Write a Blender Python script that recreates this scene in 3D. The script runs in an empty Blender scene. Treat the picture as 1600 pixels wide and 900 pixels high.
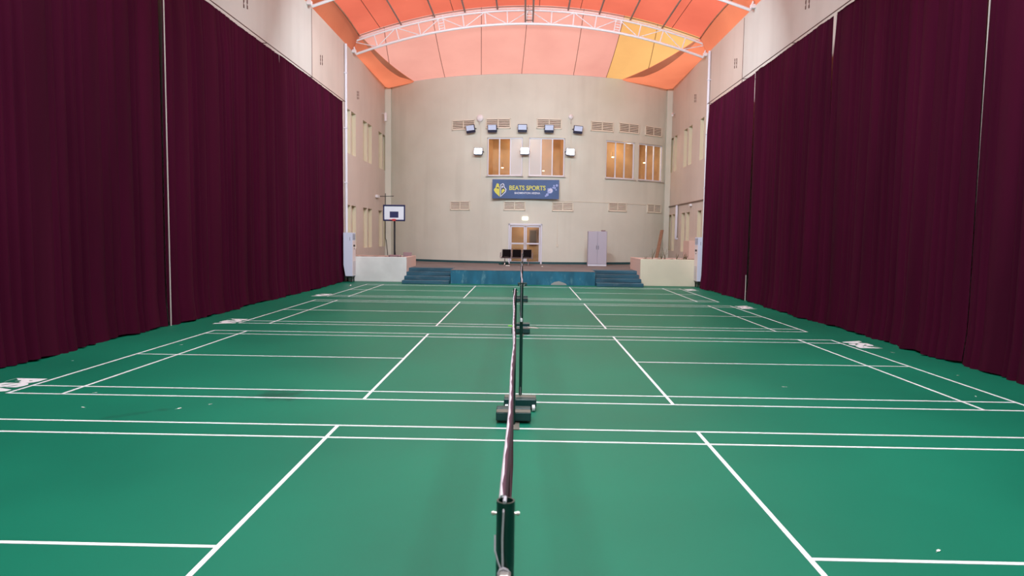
import bpy, math, random
from mathutils import Vector, Matrix
R_ = math.radians
C = bpy.context.scene.collection
sc = bpy.context.scene

# ------------------------------------------------------------------ camera
cam = bpy.data.cameras.new('camera')
cam_o = bpy.data.objects.new('camera', cam); C.objects.link(cam_o)
cr_ = Vector((0.99974387, 0.01818511, 0.01347188)); cu_ = Vector((-0.01478883, 0.07434195, 0.99712314)); cf_ = Vector((-0.01713127, 0.99706699, -0.07459184))
M = Matrix((cr_, cu_, -cf_)).transposed().to_4x4(); M.translation = (0.05515, -7.5748, 2.1344)
cam_o.matrix_world = M
cam.sensor_fit = 'HORIZONTAL'; cam.sensor_width = 36; cam.lens = 1080.09 / 1600 * 36
cam.clip_start = .05; cam.clip_end = 400
cam.dof.use_dof = True; cam.dof.focus_distance = 22; cam.dof.aperture_fstop = 7
sc.camera = cam_o
# ------------------------------------------------------------------ exposure and light
sc.view_settings.view_transform = 'Standard'; sc.view_settings.look = 'None'
sc.view_settings.gamma = 1; sc.view_settings.use_curve_mapping = False
sc.view_settings.exposure = 0.0
try:
    sc.cycles.use_denoising = True
    sc.cycles.max_bounces = 10; sc.cycles.diffuse_bounces = 6
    sc.cycles.sample_clamp_indirect = 8
except Exception: pass
SUN = 3.3; SKY = .4; FILL_LAMP = 325; FILL_TILTED = 455; FLOOD = 10
w = bpy.data.worlds.new('sky'); sc.world = w; w.use_nodes = True
bg = w.node_tree.nodes['Background']; bg.inputs[0].default_value = (.62, .78, 1, 1); bg.inputs[1].default_value = SKY
sl = bpy.data.lights.new('sun', 'SUN'); sl.energy = SUN; sl.angle = R_(2); sl.color = (1, .96, .9)
so = bpy.data.objects.new('sun', sl); C.objects.link(so)
so.rotation_euler = (R_(-14), R_(16), 0)   # high sun over the far end, a little to one side

# ------------------------------------------------------------------ materials
def lin(c):
    return tuple(((v/255)/12.92 if v/255 <= .04045 else ((v/255+.055)/1.055)**2.4) for v in c)
def mat(name, rgb, rough=.6, metal=0, var=0, scale=3, stretch=(1,1,1), bump=0, spec=.5, rgb2=None, emit=None, es=0):
    m = bpy.data.materials.new(name); m.use_nodes = True
    nt = m.node_tree; b = nt.nodes['Principled BSDF']
    c = lin(rgb)
    b.inputs['Base Color'].default_value = (*c, 1); b.inputs['Roughness'].default_value = rough
    b.inputs['Metallic'].default_value = metal; b.inputs['Specular IOR Level'].default_value = spec
    if emit:
        b.inputs['Emission Color'].default_value = (*lin(emit), 1); b.inputs['Emission Strength'].default_value = es
    if var or rgb2 or bump:
        tc = nt.nodes.new('ShaderNodeTexCoord'); mp = nt.nodes.new('ShaderNodeMapping'); mp.inputs['Scale'].default_value = stretch
        nz = nt.nodes.new('ShaderNodeTexNoise'); nz.inputs['Scale'].default_value = scale; nz.inputs['Detail'].default_value = 5
        nt.links.new(tc.outputs['Object'], mp.inputs[0]); nt.links.new(mp.outputs[0], nz.inputs['Vector'])
        if var or rgb2:
            cr = nt.nodes.new('ShaderNodeValToRGB'); cr.color_ramp.elements[0].position = .35; cr.color_ramp.elements[1].position = .68
            if rgb2: a, d = c, lin(rgb2)
            else: a, d = tuple(v*(1-var) for v in c), tuple(min(1, v*(1+var)) for v in c)
            cr.color_ramp.elements[0].color = (*a, 1); cr.color_ramp.elements[1].color = (*d, 1)
            nt.links.new(nz.outputs[0], cr.inputs[0]); nt.links.new(cr.outputs[0], b.inputs['Base Color'])
        if bump:
            bp = nt.nodes.new('ShaderNodeBump'); bp.inputs['Strength'].default_value = bump; bp.inputs['Distance'].default_value = .02
            nt.links.new(nz.outputs[0], bp.inputs['Height']); nt.links.new(bp.outputs[0], b.inputs['Normal'])
    return m
def membrane(name, rgb, tr):
    """tensioned roof fabric: part of the daylight falling on it comes through"""
    m = bpy.data.materials.new(name); m.use_nodes = True; nt = m.node_tree; nt.nodes.clear()
    o = nt.nodes.new('ShaderNodeOutputMaterial'); mx = nt.nodes.new('ShaderNodeMixShader'); mx.inputs[0].default_value = tr
    d = nt.nodes.new('ShaderNodeBsdfDiffuse'); t = nt.nodes.new('ShaderNodeBsdfTranslucent')
    tc = nt.nodes.new('ShaderNodeTexCoord'); nz = nt.nodes.new('ShaderNodeTexNoise'); nz.inputs['Scale'].default_value = .35; nz.inputs['Detail'].default_value = 4
    cr = nt.nodes.new('ShaderNodeValToRGB'); cr.color_ramp.elements[0].position = .3; cr.color_ramp.elements[1].position = .7
    c = lin(rgb); cr.color_ramp.elements[0].color = (*[v*.88 for v in c], 1); cr.color_ramp.elements[1].color = (*[min(1, v*1.08) for v in c], 1)
    nt.links.new(tc.outputs['Object'], nz.inputs['Vector']); nt.links.new(nz.outputs[0], cr.inputs[0])
    nt.links.new(cr.outputs[0], d.inputs[0]); nt.links.new(cr.outputs[0], t.inputs[0])
    nt.links.new(d.outputs[0], mx.inputs[1]); nt.links.new(t.outputs[0], mx.inputs[2]); nt.links.new(mx.outputs[0], o.inputs[0])
    return m
def glass(name, tint=(1, 1, 1), film=0, filmc=(225, 230, 232)):
    m = bpy.data.materials.new(name); m.use_nodes = True; nt = m.node_tree; nt.nodes.clear()
    o = nt.nodes.new('ShaderNodeOutputMaterial'); t = nt.nodes.new('ShaderNodeBsdfTransparent'); t.inputs[0].default_value = (*tint, 1)
    g = nt.nodes.new('ShaderNodeBsdfGlossy'); g.inputs['Roughness'].default_value = .03
    a = nt.nodes.new('ShaderNodeMixShader'); a.inputs[0].default_value = .07
    nt.links.new(t.outputs[0], a.inputs[1]); nt.links.new(g.outputs[0], a.inputs[2])
    f = nt.nodes.new('ShaderNodeBsdfDiffuse'); f.inputs[0].default_value = (*lin(filmc), 1)
    b = nt.nodes.new('ShaderNodeMixShader'); b.inputs[0].default_value = film
    nt.links.new(a.outputs[0], b.inputs[1]); nt.links.new(f.outputs[0], b.inputs[2]); nt.links.new(b.outputs[0], o.inputs[0])
    return m
def wall_paint(name, rgb, dirt):
    m = mat(name, rgb, .8, spec=.25); nt = m.node_tree; b = nt.nodes['Principled BSDF']
    tc = nt.nodes.new('ShaderNodeTexCoord')
    def nz(scale, st, lo, hi):
        mp = nt.nodes.new('ShaderNodeMapping'); mp.inputs['Scale'].default_value = st
        n = nt.nodes.new('ShaderNodeTexNoise'); n.inputs['Scale'].default_value = scale; n.inputs['Detail'].default_value = 6
        r = nt.nodes.new('ShaderNodeMapRange'); r.inputs[1].default_value = lo; r.inputs[2].default_value = hi
        nt.links.new(tc.outputs['Object'], mp.inputs[0]); nt.links.new(mp.outputs[0], n.inputs['Vector']); nt.links.new(n.outputs[0], r.inputs[0]); return r
    s = nz(1, (1.3, 1.3, .12), .5, .8); p = nz(.5, (1, 1, 1), .4, .75)
    mx = nt.nodes.new('ShaderNodeMath'); mx.operation = 'ADD'; nt.links.new(s.outputs[0], mx.inputs[0]); nt.links.new(p.outputs[0], mx.inputs[1])
    ml = nt.nodes.new('ShaderNodeMath'); ml.operation = 'MULTIPLY'; ml.inputs[1].default_value = dirt; nt.links.new(mx.outputs[0], ml.inputs[0])
    c = nt.nodes.new('ShaderNodeMix'); c.data_type = 'RGBA'
    c.inputs[6].default_value = (*lin(rgb), 1); c.inputs[7].default_value = (*[v*.55 for v in lin((rgb[0], rgb[1]-4, rgb[2]-8))], 1)
    nt.links.new(ml.outputs[0], c.inputs[0]); nt.links.new(c.outputs[2], b.inputs['Base Color'])
    return m
def worn_paint(name, rgb, wear, amount=.6, stretch=(1.6, 1, 4)):
    m = mat(name, rgb, .55, spec=.4); nt = m.node_tree; b = nt.nodes['Principled BSDF']
    tc = nt.nodes.new('ShaderNodeTexCoord'); mp = nt.nodes.new('ShaderNodeMapping'); mp.inputs['Scale'].default_value = stretch
    n = nt.nodes.new('ShaderNodeTexNoise'); n.inputs['Scale'].default_value = 1.6; n.inputs['Detail'].default_value = 9; n.inputs['Roughness'].default_value = .7
    r = nt.nodes.new('ShaderNodeMapRange'); r.inputs[1].default_value = .56; r.inputs[2].default_value = .74; r.inputs[4].default_value = amount
    n2 = nt.nodes.new('ShaderNodeTexNoise'); n2.inputs['Scale'].default_value = .9
    cr = nt.nodes.new('ShaderNodeValToRGB'); c = lin(rgb)
    cr.color_ramp.elements[0].position = .35; cr.color_ramp.elements[1].position = .65
    cr.color_ramp.elements[0].color = (*[v*.75 for v in c], 1); cr.color_ramp.elements[1].color = (*[v*1.2 for v in c], 1)
    nt.links.new(tc.outputs['Object'], mp.inputs[0]); nt.links.new(mp.outputs[0], n.inputs['Vector']); nt.links.new(n.outputs[0], r.inputs[0])
    nt.links.new(mp.outputs[0], n2.inputs['Vector']); nt.links.new(n2.outputs[0], cr.inputs[0])
    x = nt.nodes.new('ShaderNodeMix'); x.data_type = 'RGBA'; x.inputs[7].default_value = (*lin(wear), 1)
    nt.links.new(r.outputs[0], x.inputs[0]); nt.links.new(cr.outputs[0], x.inputs[6]); nt.links.new(x.outputs[2], b.inputs['Base Color'])
    return m
def floor_mat():
    m = mat('green_sport_vinyl', (0, 110, 82), .42, spec=.3); nt = m.node_tree; b = nt.nodes['Principled BSDF']; N = nt.nodes.new; L = nt.links.new
    tc = N('ShaderNodeTexCoord')
    n = N('ShaderNodeTexNoise'); n.inputs['Scale'].default_value = .35; n.inputs['Detail'].default_value = 6
    L(tc.outputs['Object'], n.inputs['Vector'])
    cr = N('ShaderNodeValToRGB'); cr.color_ramp.elements[0].position = .35; cr.color_ramp.elements[1].position = .7
    cr.color_ramp.elements[0].color = (*lin((0, 104, 80)), 1); cr.color_ramp.elements[1].color = (*lin((2, 116, 89)), 1)
    L(n.outputs[0], cr.inputs[0]); last = cr.outputs[0]
    wn = N('ShaderNodeTexNoise'); wn.inputs['Scale'].default_value = 5; wn.inputs['Detail'].default_value = 8; L(tc.outputs['Object'], wn.inputs['Vector'])
    for cx, cy, sx, sy, rot, k in ((-3.15, 1.38, .42, .34, .2, .62), (-4.5, .3, .45, .08, .7, .35)):      # dried wet patches
        mp = N('ShaderNodeMapping'); mp.vector_type = 'TEXTURE'; mp.inputs['Location'].default_value = (cx, cy, 0)
        mp.inputs['Rotation'].default_value = (0, 0, rot); mp.inputs['Scale'].default_value = (sx, sy, 1); L(tc.outputs['Object'], mp.inputs[0])
        ln = N('ShaderNodeVectorMath'); ln.operation = 'LENGTH'; L(mp.outputs[0], ln.inputs[0])
        ad = N('ShaderNodeMath'); ad.operation = 'MULTIPLY_ADD'; ad.inputs[1].default_value = 2.2; L(wn.outputs[0], ad.inputs[0]); L(ln.outputs['Value'], ad.inputs[2])
        r = N('ShaderNodeMapRange'); r.inputs[1].default_value = 1.5; r.inputs[2].default_value = 2.2; r.inputs[3].default_value = k; r.inputs[4].default_value = 0; L(ad.outputs[0], r.inputs[0])
        x = N('ShaderNodeMix'); x.data_type = 'RGBA'; x.inputs[7].default_value = (*lin((6, 62, 48)), 1); L(r.outputs[0], x.inputs[0]); L(last, x.inputs[6]); last = x.outputs[2]
    L(last, b.inputs['Base Color'])
    rr = N('ShaderNodeMapRange'); rr.inputs[3].default_value = .44; rr.inputs[4].default_value = .56; L(n.outputs[0], rr.inputs[0]); L(rr.outputs[0], b.inputs['Roughness'])
    return m
K = dict(
 floor=floor_mat(), line=mat('white_line_paint', (232, 236, 238), .5, var=.06, scale=6),
 endwall=wall_paint('cream_wall_paint', (214, 214, 202), .22), nearwall=wall_paint('neutral_lit_wall_paint', (206, 203, 197), .16), salmon=wall_paint('salmon_wall_paint', (210, 197, 187), .16),
 cream=mat('cream_reveal_paint', (206, 196, 172), .8), pinkside=mat('pink_paint', (214, 184, 172), .8),
 planterw=mat('white_planter_paint', (214, 214, 212), .75, var=.07, scale=1.5), planterc=mat('cream_planter_paint', (214, 206, 184), .75, var=.04, scale=1),
 teal=worn_paint('worn_teal_paint', (30, 98, 124), (128, 172, 176), .6, (2.2, 1, .8)), tealstep=worn_paint('worn_dark_teal_paint', (44, 86, 104), (124, 128, 134), .55, (1, 1, 5)),
 carpet=mat('grey_brown_stage_carpet', (124, 118, 116), .95, var=.12, scale=1.2, spec=.1), tealband=mat('teal_band_paint', (34, 78, 84), .6),
 curtain=mat('maroon_cloth', (62, 7, 34), .9, var=.22, scale=1.6, stretch=(1, 1, .08), spec=.08),
 coral=membrane('coral_roof_fabric', (255, 126, 100), .62), pale=membrane('pale_coral_roof_fabric', (255, 176, 160), .68), yellow=membrane('yellow_roof_fabric', (255, 190, 118), .72),
 orange=membrane('orange_edge_fabric', (255, 142, 104), .66), web=membrane('grey_webbing', (206, 158, 132), .35), seam=mat('dark_seam', (120, 66, 48), .8),
 white=mat('white_painted_steel', (226, 224, 228), .4), purlin=mat('grey_brown_steel', (138, 112, 104), .5), pipe=mat('white_plastic_pipe', (222, 224, 236), .45),
 brownpipe=mat('brown_grey_conduit', (128, 108, 96), .6), alu=mat('white_aluminium_frame', (216, 218, 230), .4), alugrey=mat('light_grey_aluminium', (196, 190, 186), .5),
 louver=mat('cream_louver', (222, 214, 198), .6), dark=mat('dark_vent_cavity', (78, 60, 50), .9),
 glass=glass('clear_glass'), film=glass('white_film_glass', film=.62), film2=glass('thin_film_glass', film=.3, filmc=(222, 205, 185)),
 wood=mat('warm_panel', (186, 146, 100), .7, var=.12, scale=2), sign=mat('blue_banner_vinyl', (56, 86, 138), .5, var=.12, scale=1.2),
 yel=mat('yellow_print', (214, 214, 84), .5), wht=mat('white_print', (214, 222, 240), .5), ink=mat('dark_print', (44, 54, 92), .6),
 postg=mat('dark_green_enamel', (8, 46, 40), .3, spec=.6), boxg=mat('dark_green_steel', (14, 60, 60), .4), greytop=mat('grey_steel_top', (104, 104, 94), .7),
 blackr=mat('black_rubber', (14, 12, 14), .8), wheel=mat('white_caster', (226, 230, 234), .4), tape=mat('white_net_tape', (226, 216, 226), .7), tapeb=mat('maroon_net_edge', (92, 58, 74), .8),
 net=mat('maroon_net_cord', (64, 36, 46), .8), bolt=mat('bright_bolt', (200, 196, 190), .3, metal=.6), cord=mat('grey_cord', (170, 172, 180), .6),
 blk=mat('black_vinyl_seat', (14, 8, 10), .8, spec=.1), chrome=mat('dull_chrome', (176, 168, 176), .3, metal=.8), locker=mat('lilac_grey_steel', (176, 172, 186), .45), lockerd=mat('dark_handle', (70, 68, 84), .5),
 acw=mat('white_air_conditioner', (214, 218, 238), .4), acg=mat('grey_air_grille', (140, 148, 164), .5), acp=mat('pink_lit_air_conditioner_front', (222, 206, 206), .4), leg=mat('black_stand_steel', (20, 26, 26), .5),
 navy=mat('navy_padding', (34, 38, 84), .6), board=mat('white_backboard', (222, 224, 234), .4), red=mat('red_rim_steel', (196, 58, 58), .4), bpole=mat('black_pole_steel', (26, 26, 34), .4), soil=mat('dry_soil', (120, 100, 80), 1, var=.3, scale=6),
 plank=mat('brown_board', (140, 106, 84), .7, var=.1, scale=8), stem=mat('dry_plant_stem', (92, 84, 56), .9), leaf=mat('dull_leaf', (70, 84, 46), .8), mauve=mat('mauve_brown_box', (134, 108, 112), .6),
 lamp_face=mat('lamp_face_dim', (200, 214, 240), .2, emit=(190, 210, 245), es=.12), lamp_lit=mat('lamp_face_lit', (240, 244, 250), .2, emit=(238, 244, 255), es=1.0), lampb=mat('dark_lamp_housing', (36, 40, 66), .5),
 glow=mat('lit_exit_box', (255, 255, 240), .4, emit=(255, 255, 238), es=1.3), warmglow=mat('lit_warm_lamp', (255, 230, 180), .4, emit=(255, 225, 170), es=6),
 green=mat('lime_grip', (120, 220, 60), .7), shaft=mat('silver_shaft', (206, 210, 214), .3, metal=.3), rhead=mat('racket_frame', (136, 126, 112), .5), feather=mat('white_feather', (232, 232, 226), .8), cork=mat('cork', (206, 180, 140), .8),
 rust=mat('rusty_iron', (110, 84, 78), .9),
)
# ------------------------------------------------------------------ mesh helpers
class MB:
    def __init__(s): s.v = []; s.f = []; s.m = []; s.mats = []
    def mi(s, m):
        if m not in s.mats: s.mats.append(m)
        return s.mats.index(m)
    def add(s, vs, fs, m):
        k = len(s.v); s.v += [tuple(v) for v in vs]; i = s.mi(m)
        for f in fs: s.f.append(tuple(a+k for a in f)); s.m.append(i)
        return s
    def box(s, a, b, m, bev=0, mtx=None):
        x0, y0, z0 = (min(a[i], b[i]) for i in range(3)); x1, y1, z1 = (max(a[i], b[i]) for i in range(3))
        e = min(bev, (x1-x0)/2.01, (y1-y0)/2.01, (z1-z0)/2.01)
        if e <= 0:
            vs = [Vector((x, y, z)) for x in (x0, x1) for y in (y0, y1) for z in (z0, z1)]
            fs = [(0, 1, 3, 2), (4, 6, 7, 5), (0, 4, 5, 1), (2, 3, 7, 6), (0, 2, 6, 4), (1, 5, 7, 3)]
        else:                                                   # chamfered box
            vs = []; idx = {}
            for i, x in enumerate((x0, x1)):
                for j, y in enumerate((y0, y1)):
                    for k, z in enumerate((z0, z1)):
                        sx, sy, sz = (1 if i == 0 else -1), (1 if j == 0 else -1), (1 if k == 0 else -1)
                        for ax in range(3):
                            p = [x+sx*e, y+sy*e, z+sz*e]; p[ax] = (x, y, z)[ax]
                            idx[(i, j, k, ax)] = len(vs); vs.append(Vector(p))
            fs = []
            for ax in range(3):
                o = [a_ for a_ in range(3) if a_ != ax]
                for sd in (0, 1):
                    q = []
                    for u_, v_ in ((0, 0), (1, 0), (1, 1), (0, 1)):
                        t = [0, 0, 0]; t[ax] = sd; t[o[0]] = u_; t[o[1]] = v_; q.append(idx[(*t, ax)])
                    fs.append(tuple(q))
                for u_ in (0, 1):
                    for v_ in (0, 1):
                        t0 = [0, 0, 0]; t0[o[0]] = u_; t0[o[1]] = v_; t1 = list(t0); t1[ax] = 1
                        fs.append((idx[(*t0, o[0])], idx[(*t1, o[0])], idx[(*t1, o[1])], idx[(*t0, o[1])]))
            for i in (0, 1):
                for j in (0, 1):
                    for k in (0, 1): fs.append(tuple(idx[(i, j, k, a_)] for a_ in range(3)))
        if mtx: vs = [mtx @ v for v in vs]
        return s.add(vs, fs, m)
    def tube(s, pts, r, m, n=8, cap=True, closed=False):
        pts = [Vector(p) for p in pts]; N = len(pts); rs = r if isinstance(r, (list, tuple)) else [r]*N
        vs = []; ref = None
        for i, p in enumerate(pts):
            if closed: t = pts[(i+1) % N]-pts[i-1]
            else: t = (pts[min(i+1, N-1)]-pts[max(i-1, 0)])
            t.normalize()
            if ref is None: ref = Vector((0, 0, 1)) if abs(t.z) < .9 else Vector((1, 0, 0))
            a = t.cross(ref).normalized(); b = t.cross(a).normalized(); ref = -b if (-b).length else ref
            ref = b*-1
            for k in range(n):
                g = 2*math.pi*k/n; vs.append(p+(a*math.cos(g)+b*math.sin(g))*rs[i])
        fs = []
        for i in range(N if closed else N-1):
            j = (i+1) % N
            for k in range(n): fs.append((i*n+k, i*n+(k+1) % n, j*n+(k+1) % n, j*n+k))
        if cap and not closed: fs += [tuple(range(n-1, -1, -1)), tuple(range((N-1)*n, N*n))]
        return s.add(vs, fs, m)
    def poly(s, pts, th, m, mtx=None):
        """polygon in local x,z extruded along y by th"""
        n = len(pts); vs = [Vector((x, 0, z)) for x, z in pts]+[Vector((x, th, z)) for x, z in pts]
        if mtx: vs = [mtx @ v for v in vs]
        fs = [tuple(range(n)), tuple(range(2*n-1, n-1, -1))]+[(i, i+n, (i+1) % n+n, (i+1) % n) for i in range(n)]
        return s.add(vs, fs, m)
    def grid(s, fn, nu, nv, m):
        vs = [fn(i/nu, j/nv) for i in range(nu+1) for j in range(nv+1)]; w_ = nv+1
        fs = [(i*w_+j, (i+1)*w_+j, (i+1)*w_+j+1, i*w_+j+1) for i in range(nu) for j in range(nv)]
        return s.add(vs, fs, m)
    def build(s, name, parent=None, mtx=None, smooth=False, kind=None, sharp=None):
        me = bpy.data.meshes.new(name); me.from_pydata(s.v, [], s.f)
        for m in s.mats: me.materials.append(m)
        me.polygons.foreach_set('material_index', s.m)
        if smooth: me.polygons.foreach_set('use_smooth', [True]*len(s.f))
        me.update()
        if smooth and sharp: me.set_sharp_from_angle(angle=R_(sharp))
        o = bpy.data.objects.new(name, me); C.objects.link(o)
        if parent: o.parent = parent
        if mtx: o.matrix_world = mtx
        if kind: o['kind'] = kind
        return o
def tag(o, label, cat, group=None):
    o['label'] = label; o['category'] = cat
    if group: o['group'] = group
    return o
def thing(name, label, cat, mtx=None, group=None, loc=None):
    o = bpy.data.objects.new(name, None); C.objects.link(o); o.empty_display_size = .1
    if mtx: o.matrix_world = mtx
    if loc: o.location = loc
    return tag(o, label, cat, group)
def copy_tree(o, parent=None):
    c = o.copy(); C.objects.link(c); c.parent = parent
    for ch in list(o.children): copy_tree(ch, c)
    return c
def hall(name, parent=None):
    o = bpy.data.objects.new(name, None); C.objects.link(o); o['kind'] = 'structure'; return o
_dg = None
def text_mesh(txt, size, off, ext):
    cu = bpy.data.curves.new('lettering', 'FONT'); cu.body = txt; cu.size = size; cu.offset = off; cu.extrude = ext; cu.align_x = 'CENTER'; cu.align_y = 'CENTER'
    o = bpy.data.objects.new('lettering_source', cu); C.objects.link(o); bpy.context.view_layer.update()
    me = bpy.data.meshes.new_from_object(o.evaluated_get(bpy.context.evaluated_depsgraph_get())); bpy.data.objects.remove(o); bpy.data.curves.remove(cu); return me

# ------------------------------------------------------------------ the room
XL, XR, ZT = -8.35, 8.6, 10.85
YC, RW, XC = 30.7, 11.8, .3                     # the end wall bows out towards the courts
ZS, YS = .62, 23.0                              # stage height, stage front
YB = -15.0
def wally(x): return YC+RW-math.sqrt(RW*RW-(x-XC)**2)
def cyl(th, z, d=0): return Vector((XC+(RW-d)*math.sin(th), YC+RW-(RW-d)*math.cos(th), z))
def theta(x): return math.asin((x-XC)/RW)
def frame(x, z, off=0):
    """local x along the wall, -y out into the hall, z up"""
    t = theta(x); ex = Vector((math.cos(t), math.sin(t), 0)); ey = Vector((-math.sin(t), math.cos(t), 0))
    m = Matrix((ex, ey, Vector((0, 0, 1)))).transposed().to_4x4(); m.translation = cyl(t, z)-ey*off
    return m
def holed(mp, us, zs, holes, depth, m, mrev, mb=None, back=None, split=None, m2=None):
    mb = mb or MB(); eps = 1e-5
    us = sorted(set([round(u, 6) for u in us]+[round(h[i], 6) for h in holes for i in (0, 1)])); zs = sorted(set([round(z, 6) for z in zs]+[round(h[i], 6) for h in holes for i in (2, 3)]))
    V = {}; vs = []
    for i, u in enumerate(us):
        for j, z in enumerate(zs): V[i, j] = len(vs); vs.append(mp(u, z, 0))
    fs = []
    for i in range(len(us)-1):
        for j in range(len(zs)-1):
            uc, zc = (us[i]+us[i+1])/2, (zs[j]+zs[j+1])/2
            if any(h[0] < uc < h[1] and h[2] < zc < h[3] for h in holes): continue
            fs.append((V[i, j], V[i+1, j], V[i+1, j+1], V[i, j+1]))
    near_ = [f for f in fs if split is not None and sum(vs[k].y for k in f)/4 < split]
    mb.add(vs, [f for f in fs if f not in near_], m)
    if near_: mb.add(vs, near_, m2)
    for a, b, z0, z1 in holes:
        q = [(a, z0), (b, z0), (b, z1), (a, z1)]
        for k in range(4):
            p0, p1 = q[k], q[(k+1) % 4]
            mb.add([mp(*p0, 0), mp(*p1, 0), mp(*p1, depth), mp(*p0, depth)], [(0, 1, 2, 3)], mrev)
        if back: mb.add([mp(*p, depth) for p in q], [(0, 1, 2, 3)], back)
    return mb
fl = MB().box((XL-.3, YB, -.1), (XR+.3, 36, 0), K['floor']).build('floor', kind='structure')

# court markings, children of the floor
COURTS = dict(a=-6.1, b=1.2, c=8.54, d=15.88)
def lines(y0):
    mb = MB(); w2 = .04; y1 = y0+6.1; z0, z1 = .0005, .003
    def ln(xa, ya, xb, yb):
        mb.box((xa, ya, z0), (xb, yb, z1), K['line'])
    for y in (y0, y0+.46, y1-.46-w2, y1-w2): ln(-6.7, y, 6.7, y+w2)
    for s in (-1, 1):
        for x in (6.7, 5.98, 1.98):
            xa, xb = sorted((s*x, s*(x-w2 if x != 1.98 else x+w2)))
            z0, z1 = .0006, .0034; ln(xa, y0, xb, y1)
        z0, z1 = .0004, .0028; ln(s*1.98, y0+3.03, s*6.7, y0+3.07)
    mb.build('court_lines', fl)
for y0 in COURTS.values(): lines(y0)
bsa = text_mesh('BSA', .56, .035, .001); bsa.materials.append(K['line'])
for x, y, rot in ((-7.02, 1.65, -90), (-7.0, 8.85, -90), (-7.0, 16.35, -90), (7.04, 6.7, 90), (7.04, 14.2, 90), (7.04, 21.35, 90), (7.04, -.5, 90)):
    o = bpy.data.objects.new('court_lettering', bsa); C.objects.link(o); o.parent = fl; o.location = (x, y, .002); o.rotation_euler = (0, 0, R_(rot))

# end wall with window and door openings
WIN = [(-2.08, -.12), (.22, 2.2), (4.52, 6.26), (6.5, 8.08)]
holes = [(theta(a), theta(b), 5.45, 7.53) for a, b in WIN]
DOOR = (-.83, 1.01, ZS, 2.84)
holes.append((theta(DOOR[0]), theta(DOOR[1]), DOOR[2], DOOR[3]))
t0, t1 = theta(XL), theta(XR)
mb = holed(lambda u, z, d: cyl(u, z, d), [t0+(t1-t0)*i/60 for i in range(61)], [0, 3.2, ZT+.08], holes, .22, K['endwall'], K['cream'])
mb.build('wall_end', kind='structure')
# thick parapet cap and the shallow corner pilasters
mb = MB()
mb.grid(lambda u, v: cyl(t0+(t1-t0)*u, ZT+.08, .3*v), 60, 1, K['endwall']); mb.build('trim_1', kind='structure')
for i, (xa, xb) in enumerate(((XL, XL+.36), (XR-.32, XR))):
    yy = wally((xa+xb)/2); MB().box((xa, yy-.28, ZS), (xb, yy+.5, ZT), K['endwall'], .01).build('trim_%d' % (i+2), kind='structure')

# side walls
LS = [(25.1, 25.8), (25.98, 26.86), (28.4, 29.33), (29.5, 30.45), (32.2, 33.2), (33.4, 34.2)]
RS = [(25.48, 26.1), (26.3, 27.0), (28.65, 29.4), (29.72, 30.5), (32.2, 32.9), (33.15, 33.9)]
hl = [(a, b, z0, z1) for a, b in LS for z0, z1 in ((5.95, 8.01), (1.43, 3.52))]
hr = [(a, b, z0, z1) for a, b in RS for z0, z1 in ((5.98, 7.98), (1.43, 3.52))]
MBL = holed(lambda u, z, d: Vector((XL-d, u, z)), [YB, 19.84, 36], [0, ZT], hl, .17, K['salmon'], K['cream'], back=K['cream'], split=19.84, m2=K['nearwall'])  # greyer tone before the joint puts the neutral near light into the colour
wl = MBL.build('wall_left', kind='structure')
MBR = holed(lambda u, z, d: Vector((XR+d, u, z)), [YB, 20.56, 36], [0, ZT], hr, .17, K['salmon'], K['cream'], back=K['cream'], split=20.56, m2=K['nearwall'])  # same near tone here, less orange light carried by the colour
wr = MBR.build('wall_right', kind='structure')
MB().box((XL-.3, YB-.2, 0), (XR+.3, YB, 13), K['endwall']).build('wall_back', kind='structure')
MB().box((XL-.3, YB, ZT), (XL, 36, ZT+.05), K['salmon']).build('trim_4', kind='structure')
MB().box((XR, YB, ZT), (XR+.3, 36, ZT+.05), K['salmon']).build('trim_5', kind='structure')
MB().box((XL-.001, 19.83, 0), (XL+.012, 19.86, ZT), K['rust']).build('wall_joint', wl)
MB().box((XR+.001, 20.55, 0), (XR-.012, 20.58, ZT), K['rust']).build('wall_joint', wr)

# rooms behind the end wall glazing
def room(xa, xb, z0, z1, name, energy, lamps):
    mb = MB(); ta, tb = theta(xa), theta(xb)
    p = lambda t, z, d: cyl(t, z, d)
    d0, d1 = .23, 1.7
    q = [(ta, z0), (tb, z0), (tb, z1), (ta, z1)]
    for k in range(4):
        a, b = q[k], q[(k+1) % 4]; mb.add([p(*a, d0), p(*b, d0), p(*b, d1), p(*a, d1)], [(0, 1, 2, 3)], K['wood'])
    mb.add([p(*a, d1) for a in q], [(0, 1, 2, 3)], K['wood'])
    mb.build(name, kind='structure')
    l = bpy.data.lights.new('room_lamp', 'POINT'); l.energy = energy; l.color = (1, .86, .68); l.shadow_soft_size = .12
    o = bpy.data.objects.new('room_lamp', l); C.objects.link(o); o.location = cyl((ta+tb)/2, z1-.35, .8)
    return ta, tb
room(-2.2, 2.32, 5.3, 7.7, 'wall_room_1', 75, 0)
room(4.4, 8.2, 5.3, 7.7, 'wall_room_2', 58, 0)
room(-.95, 1.12, ZS, 3.0, 'wall_room_3', 24, 0)
lamp_spots = [(-1.35, 5.95, 'beside the second pane of the stage window nearest the hoop'), (1.1, 5.8, 'low in the window over the word SPORTS'),
              (5.35, 6.72, 'inside the window over the grey locker'), (7.0, 7.2, 'high in the corner window'), (7.5, 6.55, 'lower in the corner window')]
for x, z, s in lamp_spots:
    mb = MB(); mb.tube([(0, 0, .03), (0, 0, .0), (0, 0, -.02)], [.05, .075, .05], K['warmglow'], 12); mb.tube([(0, 0, .03), (0, 0, .3)], .008, K['dark'], 5)
    o = mb.build('pendant_lamp', mtx=frame(x, z, -.75)); tag(o, 'small warm lamp glowing '+s, 'lamp', 'lamps behind the end wall windows')
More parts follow.
